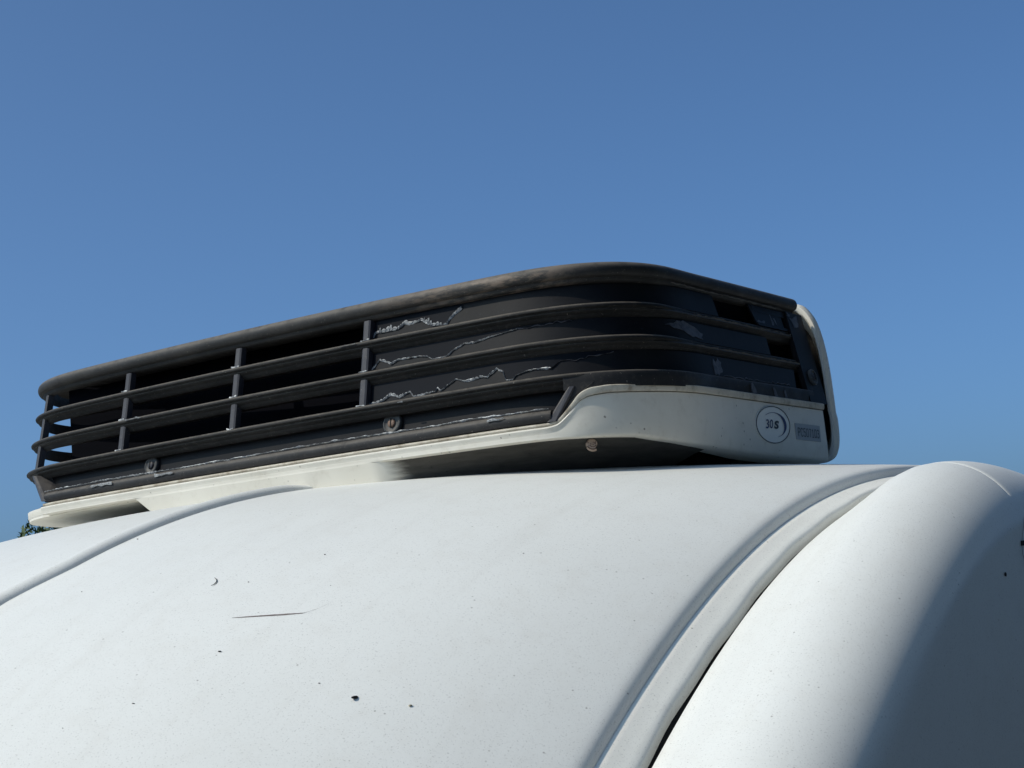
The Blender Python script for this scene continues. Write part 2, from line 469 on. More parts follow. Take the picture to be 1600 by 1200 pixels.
def rail_prof(z0, lower=True):
    def f(s):
        t = float(sm(0.38, 0.50, s)); c = 1 - t
        n0 = lean(z0, s) + 0.001
        b1 = -0.0048 * t
        bk = -0.0145 - 0.0145 * float(sm(-0.72, -0.60, s))
        n0 -= 0.0022 * t
        pr = [(-0.009, 0.0), (-0.0034 + b1, 0.0003), (-0.0008 + b1, -0.0008), (0.0005 + b1, -0.0026), (0.0001 + b1, -0.0046), (-0.0040 + .003 * t + b1 * .4, -0.0060), (-0.0044 + .003 * t, -0.0068),
              (-0.0034 + .003 * t, -0.0082), (-0.0044 + .003 * t, -0.0098), (-0.0075 + .004 * t, -0.0114), (-0.0090 + .004 * t, -0.0128), (-0.0092 + .004 * t, -0.0142), (-0.0125 + 0.006 * t, -0.0168), (-0.0135 + 0.005 * t, -0.0180), (bk, -0.0180), (bk, 0.0)]
        return [(n0 + a, z0 + b) for a, b in pr]
    return f
for z0, send in ((0.0885, 0.822), (0.0455, 0.819)):
    mk("rail", *sweep(rail_prof(z0), srange(BL, send)), M_BLACK, unit, smooth=50)
mk("rail", *sweep(lambda s: [(n - 0.0045 * float(sm(0.262, 0.34, s)), z) for n, z in rail_prof(0.0)(s)], srange(BL, 0.36)), M_BLACK, unit, smooth=50)

# posts between the rails
for sc in (-0.761, -0.522, -0.283, -0.044):
    w = 0.0058; parts = []
    V = []
    for z in (-0.001, 0.117):
        n = lean(z)
        for s_, dn in ((sc - w, -0.016), (sc - w, -0.0062), (sc - w * .6, -0.0048), (sc + w * .6, -0.0048), (sc + w, -0.0062), (sc + w, -0.016)):
            V.append(P(s_, n + dn, z))
    mk("post", np.array(V), grid_faces(2, 6, True) + [list(range(6)), list(range(6, 12))], M_POST, unit, smooth=None)

# filled bays: slabs with slanted ends so that the vent slots between them stay open
def rec(s): return 0.0155 - 0.0095 * float(sm(0.36, 0.52, s))
def slab(s0t, s0b, s1t, s1b, zb, zt, dn=0.0, thick=0.003, nz=4, rfun=rec):
    k = max(2, int(max(s1t - s0t, s1b - s0b) / 0.012) + 1)
    Vf, Vb = [], []
    for i in range(k):
        f = i / (k - 1)
        for j in range(nz):
            g = j / (nz - 1); z = zb + (zt - zb) * g
            a = s0b + (s0t - s0b) * g; b = s1b + (s1t - s1b) * g; s = a + (b - a) * f
            n = lean(z, s) - rfun(s) + dn
            Vf.append(P(s, n, z)); Vb.append(P(s, n - thick, z))
    A = grid_faces(k, nz); o = k * nz
    F = A + [[q + o for q in f[::-1]] for f in A]
    per = [i * nz for i in range(k)] + [(k - 1) * nz + j for j in range(1, nz)] + [i * nz + nz - 1 for i in range(k - 2, -1, -1)] + [j for j in range(nz - 2, 0, -1)]
    for a, b in zip(per, per[1:] + per[:1]): F.append([a, b, b + o, a + o])
    return np.array(Vf + Vb), F
SP = -0.044 + 0.0058
BANDS = [(0.0880, 0.1170, [(SP, SP, 0.588, 0.592), (0.698, 0.712, 0.801, 0.803), (0.706, 0.707, 0.830, 0.830, 0.1085, 0.1170), (0.712, 0.714, 0.830, 0.830, 0.0880, 0.0925)]),
         (0.0450, 0.0710, [(SP, SP, 0.728, 0.727)]),
         (0.0, 0.0280, [(SP, SP, 0.792, 0.783)])]
for zb, zt, segs in BANDS:
    mk("infill_panel", *join([slab(*g[:4], *(g[4:] if len(g) > 4 else (zb, zt)), dn=0.0004 * k) for k, g in enumerate(segs)]), M_NAVY, unit, smooth=40)
# plain end of the side face, and the flush strip above the white base
mk("end_panel", *slab(0.8165, 0.812, 0.872, 0.872, -0.0185, 0.1185, dn=0.004, nz=10, thick=0.008), M_NAVY, unit, smooth=40)
def band_prof(s):
    z0 = 0.0; n0 = lean(z0, s) + 0.0002
    k = 0.004 * float(sm(0.42, 0.54, s)) - 0.0035 * float(sm(0.56, 0.66, s))
    return [(n0 - 0.006, 0.0005), (n0 - k - 0.0015, -0.0004), (n0 - k, -0.0024), (n0 - k - .0004, -0.0100), (n0 - k, -0.0205), (n0 - 0.012, -0.0205), (n0 - 0.012, 0.0005)]
mk("lower_band", *sweep(band_prof, srange(0.262, 0.830)), M_BARE, unit, smooth=50)
# recessed lower panel with its raised lip and slanted ends
mk("lower_panel", *slab(-0.748, -0.690, 0.2680, 0.2450, -0.0500, -0.0120, dn=-0.0125, rfun=lambda s: 0.0135), M_NAVY, unit, smooth=40)
lip = [(0.000, -0.0430), (0.0065, -0.0438), (0.0105, -0.0462), (0.0122, -0.0495), (0.0120, -0.0550), (0.0098, -0.0582), (-0.012, -0.0582), (-0.012, -0.0430)]
mk("lower_lip", *sweep(lip, srange(-0.693, 0.246)), M_BARE, unit, smooth=45)
def slant_bar(a, b, w0, w1, n0, n1):
    # a, b: (s, z) of the inner edge from top to bottom; w0 w1: widths along s
    fr, bk = [], []
    for (s, z), n in ((a, n0), (b, n1)):
        pass
    sg = 1 if w0 > 0 else -1
    V = []
    for (s, z), w, n in ((a, w0, n0), (b, w1, n1)):
        for ds, dn in ((0, -0.030), (0, 0.0), (w * .22, 0.003), (w * .8, 0.003), (w, 0.0005), (w, -0.030)):
            V.append(P(s + ds, n + dn, z))
    return np.array(V), grid_faces(2, 6, True) + [list(range(6)), list(range(6, 12))]
mk("slanted_trim", *slant_bar((0.2680, -0.0165), (0.2400, -0.0585), 0.009, 0.014, -0.001, 0.0095), M_POST, unit, smooth=None)
mk("slanted_trim", *slant_bar((-0.7400, -0.0120), (-0.6860, -0.0560), -0.012, -0.014, 0.001, 0.0110), M_POST, unit, smooth=None)
fill = [(0.272, -0.012), (0.300, -0.012), (0.2955, -0.0205), (0.2830, -0.0250), (0.2710, -0.0400), (0.2565, -0.0555), (0.2440, -0.0592), (0.2340, -0.0590), (0.2360, -0.0525), (0.2520, -0.0450)]
fs, fz = np.array(fill).T
mk("corner_filler", *prism(P(fs, 0.0004 + 0.2 * np.maximum(0, -fz - 0.0205), fz), P(fs, -0.2 * fz - 0.010, fz)), M_BARE, unit, smooth=None)

# dark insides
mk("condenser_core", *join([boxv(-0.700, 0.262, 0.100, 0.56, -0.062, 0.122), boxv(0.262, 0.318, 0.19, 0.56, -0.062, 0.122)]), M_COIL, unit, smooth=None)

# white base: stepped upper edge, wall, skirt, tray
ZT_S = [-1.3, 0.0, 0.1966, 0.2413, 0.2544, 0.2687, 0.2811, 0.2930, 0.3164, 0.42, 0.67, 0.86]
ZT_Z = [-0.0590, -0.0590, -0.0592, -0.0590, -0.0560, -0.0412, -0.0262, -0.0206, -0.0180, -0.0176, -0.0182, -0.0180]
def zt(s): return float(np.mean([np.interp(s + d, ZT_S, ZT_Z) for d in (-0.004, -0.002, 0, 0.002, 0.004)]))
def nw(s): return 0.0115 - 0.0185 * float(sm(0.235, 0.40, s))
ss_wall = np.concatenate([srange(-0.700, 0.22, 0.012), srange(0.224, 0.33, 0.003), srange(0.34, BR, 0.012)])
def rim_prof(s):
    t, n = zt(s), nw(s); k = float(sm(0.24, 0.29, s)); h = 0.0045 + 0.0048 * k; o = -0.004 * (1 - k)
    return [(n - 0.010, t), (n + 0.0005 + o, t), (n + 0.0028 + o, t - 0.0012), (n + 0.0032 + o, t - h * .6), (n + 0.002 + o, t - h), (n - 0.010, t - h)]
mk("rim_trim", *sweep(rim_prof, ss_wall), M_RIM, unit, smooth=45)
def zbot(s): return float(np.interp(s, [-1.3, -0.5, 0.0, 0.25, 0.3515, 0.3834, 0.4465, 0.5919, 0.86], [-0.0768, -0.0768, -0.0778, -0.0798, -0.0824, -0.0868, -0.0928, -0.0996, -0.1020]))
def wall_prof(s):
    t, n, b = zt(s), nw(s), zbot(s); k = float(sm(0.24, 0.30, s)); h = 0.0045 + 0.0048 * k
    t2 = t - h
    bead = 0.003 * (1 - k)
    fl = 0.0 if -0.462 < s < -0.012 else 1.0
    pts = [(n - 0.012, t2), (n - 0.003, t2 - 0.0003), (n + bead * .5, t2 - 0.0012), (n + bead, t2 - 0.0030), (n + bead * .7, t2 - 0.0055), (n + .0002, t2 - 0.0085)]
    for g in (0.35, 0.7): pts.append((n + 0.0002 + 0.002 * k * g, t2 - 0.0085 + (b + 0.004 - t2 + 0.0085) * g))
    pts += [(n + 0.001 * k, b + 0.004), (n, b + 0.0012), (n - 0.0025 * fl, b - 0.0004 * fl), (n - 0.030, b - 0.006 * float(sm(.4, .7, s))), (n - 0.034, b + 0.004), (n - 0.034, t2)]
    return pts
base_wall = mk("base_wall", *sweep(wall_prof, ss_wall), M_BASE, unit, smooth=45)
# skirt below the wall: flush on the left, curling back under the unit to the right
def skirt_d(s, g):
    return 0.012 * g + 0.014 * float(sm(-0.024, 0.03, s)) + (0.03 + 0.07 * float(sm(0.02, .25, s))) * g ** .8 * float(sm(-0.022, 0.055, s))
def skirt():
    ss = srange(-0.5, 0.0405, 0.004); nz = 9; Vf, Vb = [], []
    for s in ss:
        for j in range(nz):
            g = j / (nz - 1)
            sl = -0.471 + 0.060 * g if s < -0.44 else s
            s2 = max(s, -0.471 + 0.055 * g)
            zt0 = zbot(s2)
            d = skirt_d(s2, g)
            z = zt0 - 0.045 * g
            Vf.append(P(s2, nw(s2) - d, z)); Vb.append(P(s2, nw(s2) - 0.010 - d, z))
    k = len(ss); A = grid_faces(k, nz); o = k * nz
    F = A + [[q + o for q in f[::-1]] for f in A]
    for i in range(nz - 1): F.append([i, i + 1, i + 1 + o, i + o])
    return np.array(Vf + Vb), F
def skirt_shade(t):  # deep shade under the unit painted in towards the right, over some grime
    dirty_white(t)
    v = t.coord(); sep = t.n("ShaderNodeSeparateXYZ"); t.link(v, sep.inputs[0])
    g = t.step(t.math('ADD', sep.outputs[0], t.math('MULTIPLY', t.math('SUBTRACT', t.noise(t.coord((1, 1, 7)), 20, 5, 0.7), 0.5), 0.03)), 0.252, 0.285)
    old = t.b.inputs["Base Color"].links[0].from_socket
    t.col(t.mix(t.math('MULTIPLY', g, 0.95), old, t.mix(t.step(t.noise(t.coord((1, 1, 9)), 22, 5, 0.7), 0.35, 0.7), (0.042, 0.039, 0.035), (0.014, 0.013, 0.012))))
M_SKIRT = mat("skirt_with_shade_and_grime", (0.6, 0.58, 0.52), 0.6, 0.2, build=skirt_shade)
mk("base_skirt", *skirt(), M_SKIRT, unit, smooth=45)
ss = srange(-1.25, -0.44, 0.02)
pl_ = [(float(a), float(b)) for a, b in P(ss, 0.000, 0.0)[:, :2]] + [(-0.50, 0.10), (-0.50, 0.55)]
mk("tray_floor", *prism(np.array([(a, b, -0.0745) for a, b in pl_]), np.array([(a, b, -0.0785) for a, b in pl_])), M_BASE, unit, smooth=None)
pl_ = [(-0.497, 0.55), (-0.497, 0.10)] + [(float(a), float(b)) for a, b in P(srange(-0.36, BR, 0.02), -0.045, 0.0)[:, :2]]
mk("floor_plate", *prism(np.array([(a, b, -0.0700) for a, b in pl_]), np.array([(a, b, -0.0745) for a, b in pl_])), M_RUBBER, unit, smooth=None)
def skirt_return():
    ss = srange(0.040, 0.50, 0.01); nz = 9; V = []
    for s in ss:
        for j in range(nz):
            g = j / (nz - 1)
            V.append(P(s, nw(s) - skirt_d(s, g), zbot(s) - 0.045 * g))
    return np.array(V), grid_faces(len(ss), nz)
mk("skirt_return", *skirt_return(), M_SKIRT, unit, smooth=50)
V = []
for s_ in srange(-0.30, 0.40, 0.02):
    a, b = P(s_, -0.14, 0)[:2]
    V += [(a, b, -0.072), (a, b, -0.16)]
mk("cavity_shade", np.array(V), grid_faces(len(V) // 2, 2), M_DARK, unit, smooth=None)  # dark sheet standing in for the shade in the open space under the base
mk("tray_rim", *sweep(lambda s: [(-0.008, -0.0785), (-0.002, -0.0778), (0.0015, -0.0735), (0.0018, -0.0640), (-0.0005, -0.0632), (-0.0020, -0.0640), (-0.0025, -0.0725), (-0.006, -0.0748), (-0.008, -0.0748)], srange(-1.25, -0.70)), M_BASE, unit, smooth=50)
for x, y in ((-0.50, 0.30), (-0.50, 0.62), (0.262, 0.34), (0.20, 0.70)):
    mk("mounting_foot", *boxv(x - 0.045, x + 0.03, y - 0.05, y + 0.05, float(zs(x, y)) - 0.012, -0.070), M_RUBBER, unit, smooth=None)

# white rear cover (its front rim shows at the right end)
rc = [(0.10, 0.1450), (0.27, 0.1440), (0.316, 0.1415), (0.331, 0.134), (0.3480, 0.106), (0.3565, 0.049), (0.3590, -0.020), (0.3588, -0.030), (0.3612, -0.040), (0.3605, -0.074), (0.356, -0.090), (0.348, -0.098), (0.330, -0.1020), (0.10, -0.0995)]
full = rc + [(2 * XC - x, z) for x, z in rc[::-1]]
for _ in range(2):                                            # round the outline off
    full = [p for i in range(len(full)) for a, b in ((full[i], full[(i + 1) % len(full)]),) for p in ((a[0] * .75 + b[0] * .25, a[1] * .75 + b[1] * .25), (a[0] * .25 + b[0] * .75, a[1] * .25 + b[1] * .75))]
def ring(off, y):
    c = np.array([XC, 0.02]); out = []
    for x, z in full:
        out.append((x - math.copysign(off, x - XC) * min(1, abs(x - XC) / .5), y, z - off * (z - 0.02) / 0.11))
    return out
rings = [ring(0.0085, 0.630), ring(0.0085, 0.603), ring(0.006, 0.5995), ring(0.002, 0.5995), ring(0.0, 0.604), ring(0.0, 0.612), ring(0.004, 0.624), ring(0.016, 0.638), ring(0.06, 0.650)]
Vr = np.array(rings).reshape(-1, 3); nf = len(full)
mk("rear_cover", Vr, grid_faces(len(rings), nf, True) + [[(len(rings) - 1) * nf + i for i in range(nf)]], M_BASE, unit, smooth=45)
mk("end_seal", *prism(np.array(ring(0.020, 0.577)), np.array(ring(0.020, 0.628))), M_RUBBER, unit, smooth=None)

# screw caps with slotted bolts
for s, z, r, dn in ((-0.4655, -0.0285, 0.0140, 0.0), (-0.0045, -0.0272, 0.0148, 0.0), (0.8420, 0.0205, 0.0120, 0.003)):
    n = lean(z, s) - (0.0235 if s < .5 else 0.0015)
    o = P(s, n, z); h = P(s, n + 0.01, z) - o; ax = Vector(h) + Vector((0, 0, 0.002))
    cap = mk("screw_cap", *lathe([(r, -0.002), (r, 0.0022), (r * .93, 0.0036), (r * .80, 0.0038), (r * .72, 0.0026), (r * .45, 0.0022), (0.001, 0.0022)], o, ax), M_SCREW, unit, smooth=50)
    a = ax.normalized(); ctr = Vector(o) + a * 0.0022
    u = Vector((0, 0, 1)); u = (u - a * u.dot(a)).normalized(); w = a.cross(u)
    hd = mk("bolt", *lathe([(r * .40, -0.001), (r * .40, 0.0016), (r * .34, 0.0024), (r * .18, 0.0028), (0.0005, 0.0029)], ctr, a), M_RUST if abs(s) < .1 else M_POST, cap, smooth=50)
    q = [ctr + a * 0.0022 + u * (r * .39 * i) + w * (0.00075 * j) for i, j in ((-1, -1), (1, -1), (1, 1), (-1, 1))]
    mk("slot", *prism(np.array([p + a * 0.0012 for p in q]), np.array(q)), M_DARK, cap, smooth=None)

# torn film left on the panels: crinkled ragged strips
def ragged(pts, dn, w, seed, jag=0.0016, base=None, skip=()):
    r = np.random.default_rng(seed)
    pts = np.array(pts); t = np.concatenate([[0], np.cumsum(np.hypot(*np.diff(pts, axis=0).T))])
    k = int(t[-1] / 0.0022) + 2; tt = np.linspace(0, t[-1], k)
    s = np.interp(tt, t, pts[:, 0]); z = np.interp(tt, t, pts[:, 1])
    kk = max(3, int(k / 2.6)); xs_ = np.linspace(0, t[-1], kk)
    z = z + np.interp(tt, xs_, r.normal(0, jag * .5, kk)); s = s + np.interp(tt, xs_, r.normal(0, jag * .5, kk))
    slow = np.interp(tt, np.linspace(0, t[-1], k // 6 + 2), r.uniform(0.25, 1.25, k // 6 + 2))
    ww = w * slow * np.interp(tt, xs_, r.uniform(0.5, 1.5, kk))
    V, F = [], []
    for i in range(k):
        n = lean(z[i], s[i]) - base(s[i])
        V += [P(s[i], n + 0.0008, z[i] - ww[i] * .5), P(s[i], n + dn * r.uniform(.75, 1.05), z[i] + ww[i] * .1), P(s[i], n + 0.0006, z[i] + ww[i] * .5), P(s[i], n - 0.0006, z[i])]
    for i in range(k - 1):
        if slow[i] < 0.27: continue
        for j in range(4):
            F.append([4 * i + j, 4 * i + (j + 1) % 4, 4 * i + 4 + (j + 1) % 4, 4 * i + 4 + j])
    return np.array(V), F
def jittered(pts, seed, jag):
    r = np.random.default_rng(seed); pts = np.array(pts)
    t = np.concatenate([[0], np.cumsum(np.hypot(*np.diff(pts, axis=0).T))]); k = int(t[-1] / 0.0022) + 2; tt = np.linspace(0, t[-1], k)
    return np.interp(tt, t, pts[:, 0]) + r.normal(0, jag * .3, k) * 0, np.interp(tt, t, pts[:, 1]), tt
def fringe(pts, hmax, seed, base):
    r = np.random.default_rng(seed); s, z, tt = jittered(pts, seed, 0.001)
    V, F, x = [], [], 0.0
    lvl = np.interp(tt, np.linspace(0, tt[-1], 9), r.uniform(0.30, 1.0, 9) * np.interp(np.linspace(0, 1, 9), [0, .35, 1], [1.0, .9, .45]))
    while x < tt[-1] - 0.003:
        w = r.choice([0.003, 0.005, 0.008, 0.012]) * r.uniform(.8, 1.25); h = hmax * float(np.interp(x, tt, lvl)) * r.uniform(.6, 1.25)
        k0 = len(V)
        for q in np.linspace(0, 1, 6):
            ss_ = float(np.interp(x + w * q, tt, s)); zz = float(np.interp(x + w * q, tt, z)); n = lean(zz, ss_) - base(ss_)
            up_ = h * math.sin(math.pi * q) ** .6
            V += [P(ss_, n + 0.0010, zz - 0.0004), P(ss_, n + 0.0022 - .0006 * q, zz + up_ * .6), P(ss_, n + 0.0009, zz + up_)]
        for i in range(5):
            for j in range(2): F.append([k0 + 3 * i + j, k0 + 3 * i + 3 + j, k0 + 3 * i + 4 + j, k0 + 3 * i + 1 + j])
        x += w * r.uniform(.55, .9)
    return np.array(V), F
def film_sheet(pts, ztop, seed, base):
    s, z, tt = jittered(pts, seed, 0.001); z = np.minimum(z, ztop - 0.001)
    nf_ = np.array([lean(a, b) - base(b) for a, b in zip(z, s)]); nt_ = np.array([lean(ztop, b) - base(b) for b in s])
    V = np.concatenate([P(s, nf_ + 0.0006, z), P(s, nt_ + 0.0006, ztop)]); n = len(s)
    return V, [[i, i + 1, n + i + 1, n + i] for i in range(n - 1)]
FILM1 = [(-0.0392, 0.0912), (-0.0355, 0.0985), (-0.02, 0.0985), (0.004, 0.0985), (0.0122, 0.1042), (0.0282, 0.1033), (0.0409, 0.1045), (0.0517, 0.0987), (0.0624, 0.0935), (0.0831, 0.0927), (0.0877, 0.1003), (0.0956, 0.1059), (0.1077, 0.1102)]
FILM2 = [(-0.0413, 0.0471), (-0.033, 0.0538), (-0.0259, 0.0604), (-0.0148, 0.0571), (-0.0058, 0.0523), (0.0068, 0.0564), (0.0227, 0.0566), (0.0385, 0.0559), (0.0542, 0.0535), (0.0628, 0.0479), (0.0852, 0.0496), (0.095, 0.0558), (0.1128, 0.0622), (0.1279, 0.0608), (0.1397, 0.0632), (0.1524, 0.0646), (0.1742, 0.0668), (0.1941, 0.0688)]
FILM2B = [(0.1941, 0.0688), (0.2119, 0.0695), (0.2362, 0.0678), (0.2508, 0.070), (0.2792, 0.0692)]
FILM3 = [(-0.0399, 0.001), (-0.0238, 0.0023), (-0.0133, 0.005), (-0.0031, 0.0113), (0.0102, 0.0046), (0.0286, 0.0103), (0.0343, 0.0027), (0.0702, 0.0044), (0.072, 0.0092), (0.0773, 0.0042), (0.1019, 0.0167), (0.1151, 0.0114), (0.1396, 0.0137), (0.1495, 0.0115), (0.1638, 0.021), (0.1737, 0.0163), (0.1789, 0.0034), (0.1885, 0.0037), (0.195, 0.0093), (0.2184, 0.0128), (0.2438, 0.0114)]
FILM3B = [(0.2438, 0.0114), (0.2575, 0.0197), (0.2795, 0.0185), (0.302, 0.0215), (0.3343, 0.0247)]
FILM4 = [(-0.70, -0.0415), (-0.6758, -0.0414), (-0.6397, -0.0415), (-0.5935, -0.0412), (-0.5551, -0.0408), (-0.5204, -0.0415), (-0.46, -0.0420), (-0.3578, -0.0430), (-0.3124, -0.0425), (-0.2493, -0.0426), (-0.2225, -0.042), (-0.1831, -0.0418), (-0.1426, -0.0415), (-0.0971, -0.0413), (-0.0313, -0.0416), (0.0289, -0.0426), (0.0727, -0.0424), (0.1045, -0.0418), (0.1368, -0.0412), (0.158, -0.0422), (0.1932, -0.0428), (0.2252, -0.0417), (0.2431, -0.0420)]
M_FILM = mat("dark_blue_film", (0.005, 0.0065, 0.010), 0.55, 0.06)
for i, (f, w, ht, zt_) in enumerate(((FILM1, 0.0034, 0.0110, 0.1165), (FILM2, 0.0022, 0.0030, 0.0705), (FILM3, 0.0026, 0.0036, 0.0275))):
    fr = mk("torn_film", *fringe(f, ht, 11 + i, rec), M_FRINGE, unit, smooth=None, recalc=False)
    mk("white_edge", *ragged(f, 0.0022, w, 11 + i, jag=0.0011, base=rec), M_TORN, fr, smooth=None, recalc=False)
    mk("film_sheet", *film_sheet(f + (FILM2B[1:] if i == 1 else FILM3B[1:] if i == 2 else []), zt_, 11 + i, rec), M_FILM, fr, smooth=None, recalc=False)
for i, (f, w) in enumerate(((FILM2B, 0.0012), (FILM3B, 0.0012))):
    mk("torn_film", *ragged(f, 0.0016, w, 14 + i, base=rec), M_SCRAP, unit, smooth=None, recalc=False)
fr = mk("torn_film", *fringe(FILM4, 0.0022, 33, lambda s: 0.0030), M_FRINGE, unit, smooth=None, recalc=False)
mk("white_edge", *ragged([(a, b + 0.0004) for a, b in FILM4], 0.0024, 0.0022, 31, jag=0.0008, base=lambda s: 0.0030), M_TORN, fr, smooth=None, recalc=False)
FILM5 = [(0.5509, 0.0020), (0.6117, 0.0024), (0.6721, 0.0030), (0.7633, 0.0040)]
mk("torn_film", *ragged(FILM5, 0.0010, 0.0018, 35, base=rec), M_SCRAP, unit, smooth=None, recalc=False)
# crusts where the film tore round the post feet and along the rails
def crust(s0, s1, z, n, seed, w=0.003):
    return ragged([(s0, z), (s1, z)], 0.0016, w, seed, jag=0.001, base=lambda s: lean(z, s) - n)
for i, sc in enumerate((-0.522, -0.283, -0.044)):
    for j, z in enumerate((0.0892, 0.0462, 0.0010)):
        mk("torn_film", *crust(sc - 0.006, sc + 0.008, z, lean(z) - 0.0015, 50 + 3 * i + j, 0.0026), M_TORN, unit, smooth=None, recalc=False)
for s0, s1, z, w in ((-0.508, -0.470, 0.0440, 0.003), (-0.085, -0.055, 0.0872, 0.003), (-0.57, -0.52, -0.0475, 0.008), (-0.425, -0.385, -0.0480, 0.006), (0.163, 0.187, -0.0475, 0.006), (0.022, 0.03, -0.004, 0.005)):
    mk("torn_film", *crust(s0, s1, z, lean(z) + (0.0035 if z < -.02 else 0.0022), int(1000 * abs(s0)) + 7, w * .55), M_FRINGE, unit, smooth=None, recalc=False)
# dusty crusts along the side rails
parts = []
for a, b, z in ((0.50, 0.800, 0.0800), (0.48, 0.800, 0.0370), (0.46, 0.80, 0.1190)):
    parts.append(ragged([(a, z), ((a + b) / 2, z + 0.0004), (b, z)], 0.0010, 0.0022, int(a * 900 + z * 5000), jag=0.0012, base=lambda s, z=z: -0.0018 if z < .1 else 0.0002))
M_DUSTY = mat("dust_crust", (0.12, 0.105, 0.085), 0.9, 0.1)
mk("dust_crust", *join(parts), M_DUSTY, unit, smooth=None, recalc=False)
def scrap(poly, rfun, seed):
    r = np.random.default_rng(seed); pts = []
    n = len(poly)
    for i in range(n):
        a, b = np.array(poly[i]), np.array(poly[(i + 1) % n])
        for t in (0, 0.33, 0.66): pts.append(a + (b - a) * t + r.normal(0, 0.0012 if callable(rfun) else 0.0004, 2) * np.array([1.6, 1]))
    s, z = np.array(pts).T
    nn = np.array([lean(zz, s_) - rfun(s_) if callable(rfun) else lean(0.0, s_) + 0.0002 - rfun for s_, zz in zip(s, z)])
    return prism(P(s, nn + 0.0007, z), P(s, nn - 0.001, z))
SC = [([(0.4333, 0.0640), (0.4636, 0.0700), (0.4886, 0.0695), (0.5053, 0.0640), (0.5234, 0.0565), (0.522, 0.0500), (0.4936, 0.0500), (0.4647, 0.058)], rec),
      ([(0.5359, 0.0244), (0.5402, 0.0175), (0.5485, 0.0262), (0.5576, 0.0199), (0.5548, 0.0101), (0.5424, 0.0012), (0.5286, 0.0019)], rec),
      ([(0.8229, 0.1092), (0.8496, 0.114), (0.8499, 0.1022), (0.8397, 0.0942), (0.830, 0.097)], lambda s: 0.002),
      ([(0.8212, 0.1168), (0.8263, 0.116), (0.8239, 0.110), (0.8200, 0.1119)], lambda s: 0.002),
      ([(0.6225, -0.0045), (0.6270, -0.0030), (0.6380, -0.0163), (0.6228, -0.0174)], 0.0005),
      ([(0.690, -0.0061), (0.694, -0.0048), (0.704, -0.0163), (0.694, -0.0174)], 0.0005),
      ([(0.726, -0.0081), (0.729, -0.0060), (0.735, -0.0163), (0.727, -0.0174)], 0.0005),
      ([(0.712, 0.0905), (0.742, 0.0910), (0.738, 0.0965), (0.718, 0.0955)], rec),
      ([(0.764, 0.0925), (0.768, 0.0925), (0.763, 0.1085), (0.760, 0.1075)], rec),
      ([(0.778, 0.0905), (0.783, 0.0915), (0.775, 0.1045), (0.772, 0.1035)], rec)]
for i, (p, rf) in enumerate(SC):
    mk("film_scrap", *scrap(p, rf, 70 + i), M_SCRAP, unit, smooth=None)

# oval badge and grey number label on the white side wall
def on_side(pts2, lift):
    """(ds, dz) around a centre -> surface of the base wall"""
    a = np.array(pts2); s, z = a[:, 0], a[:, 1]
    n = np.array([nw(v) + 0.0014 for v in s]) + lift
    return P(s, n, z)
BC = (0.6725, -0.0585)
def ell(rs, rz, k=64, c=BC, tilt=0.045):
    return [(c[0] + rs * math.cos(t), c[1] + rz * math.sin(t) + tilt * rs * math.cos(t)) for t in np.linspace(0, 2 * math.pi, k, endpoint=False)]
badge = mk("oval_badge", *prism(on_side(ell(0.0555, 0.0262), 0.0007), on_side(ell(0.0555, 0.0262), -0.0012)), M_STICK, unit, smooth=None)
def annulus(o, i, lift):
    n = len(o); V = np.concatenate([on_side(o, lift), on_side(i, lift), on_side(o, lift - 0.0003), on_side(i, lift - 0.0003)])
    F = []
    for k in range(n):
        j = (k + 1) % n
        F += [[k, j, n + j, n + k], [2 * n + k, 3 * n + k, 3 * n + j, 2 * n + j], [k, 2 * n + k, 2 * n + j, j], [n + k, n + j, 3 * n + j, 3 * n + k]]
    return V, F
mk("badge_ring", *annulus(ell(0.0545, 0.0258), ell(0.0525, 0.0246), 0.0011), M_INK, badge, smooth=None)
sw_o, sw_i = [], []
for t in np.radians(np.linspace(128, -78, 40)):
    f = (math.degrees(t) + 78) / 206
    th = 0.0009 + 0.0042 * math.sin(math.pi * (1 - f)) ** 1.6 if 0 <= f <= 1 else 0.0005
    for lst, d in ((sw_o, 0.0), (sw_i, th)):
        lst.append((BC[0] + 0.002 + (0.0405 - d * 1.9) * math.cos(t), BC[1] + (0.0172 - d * .30) * math.sin(t) + 0.045 * 0.04 * math.cos(t)))
poly = sw_o + sw_i[::-1]
n_ = len(sw_o)
A_, B_ = on_side(sw_o, 0.0011), on_side(sw_i, 0.0011)
mk("badge_swoosh", np.concatenate([A_, B_]), [[k, k + 1, n_ + k + 1, n_ + k] for k in range(n_ - 1)], M_BLUE, badge, smooth=None)
def text_mesh(txt, width, height, c, tilt, shear, m, parent, lift=0.0011, bold=0.0, name="lettering"):
    cu = bpy.data.curves.new("txt", 'FONT'); cu.body = txt; cu.size = 1.0; cu.offset = bold; cu.shear = shear; cu.resolution_u = 4
    ob = bpy.data.objects.new("txt", cu); COL.objects.link(ob)
    bpy.context.view_layer.update()
    me = bpy.data.meshes.new_from_object(ob.evaluated_get(bpy.context.evaluated_depsgraph_get()))
    v = np.array([p.co[:2] for p in me.vertices]); F = [list(p.vertices) for p in me.polygons]
    bpy.data.objects.remove(ob); bpy.data.curves.remove(cu)
    lo, hi = v.min(0), v.max(0)
    q = (v - (lo + hi) / 2) / (hi - lo)
    pts = [(c[0] + a * width, c[1] + b * height + tilt * a * width) for a, b in q]
    return mk(name, on_side(pts, lift), F, m, parent, smooth=None)
text_mesh("30", 0.0245, 0.0125, (BC[0] - 0.0130, BC[1] + 0.0005), 0.045, 0.2, M_BLUE, badge, bold=0.012)
text_mesh("S", 0.0170, 0.0115, (BC[0] + 0.0095, BC[1] + 0.0003), 0.045, 0.2, M_INK, badge, bold=0.05)
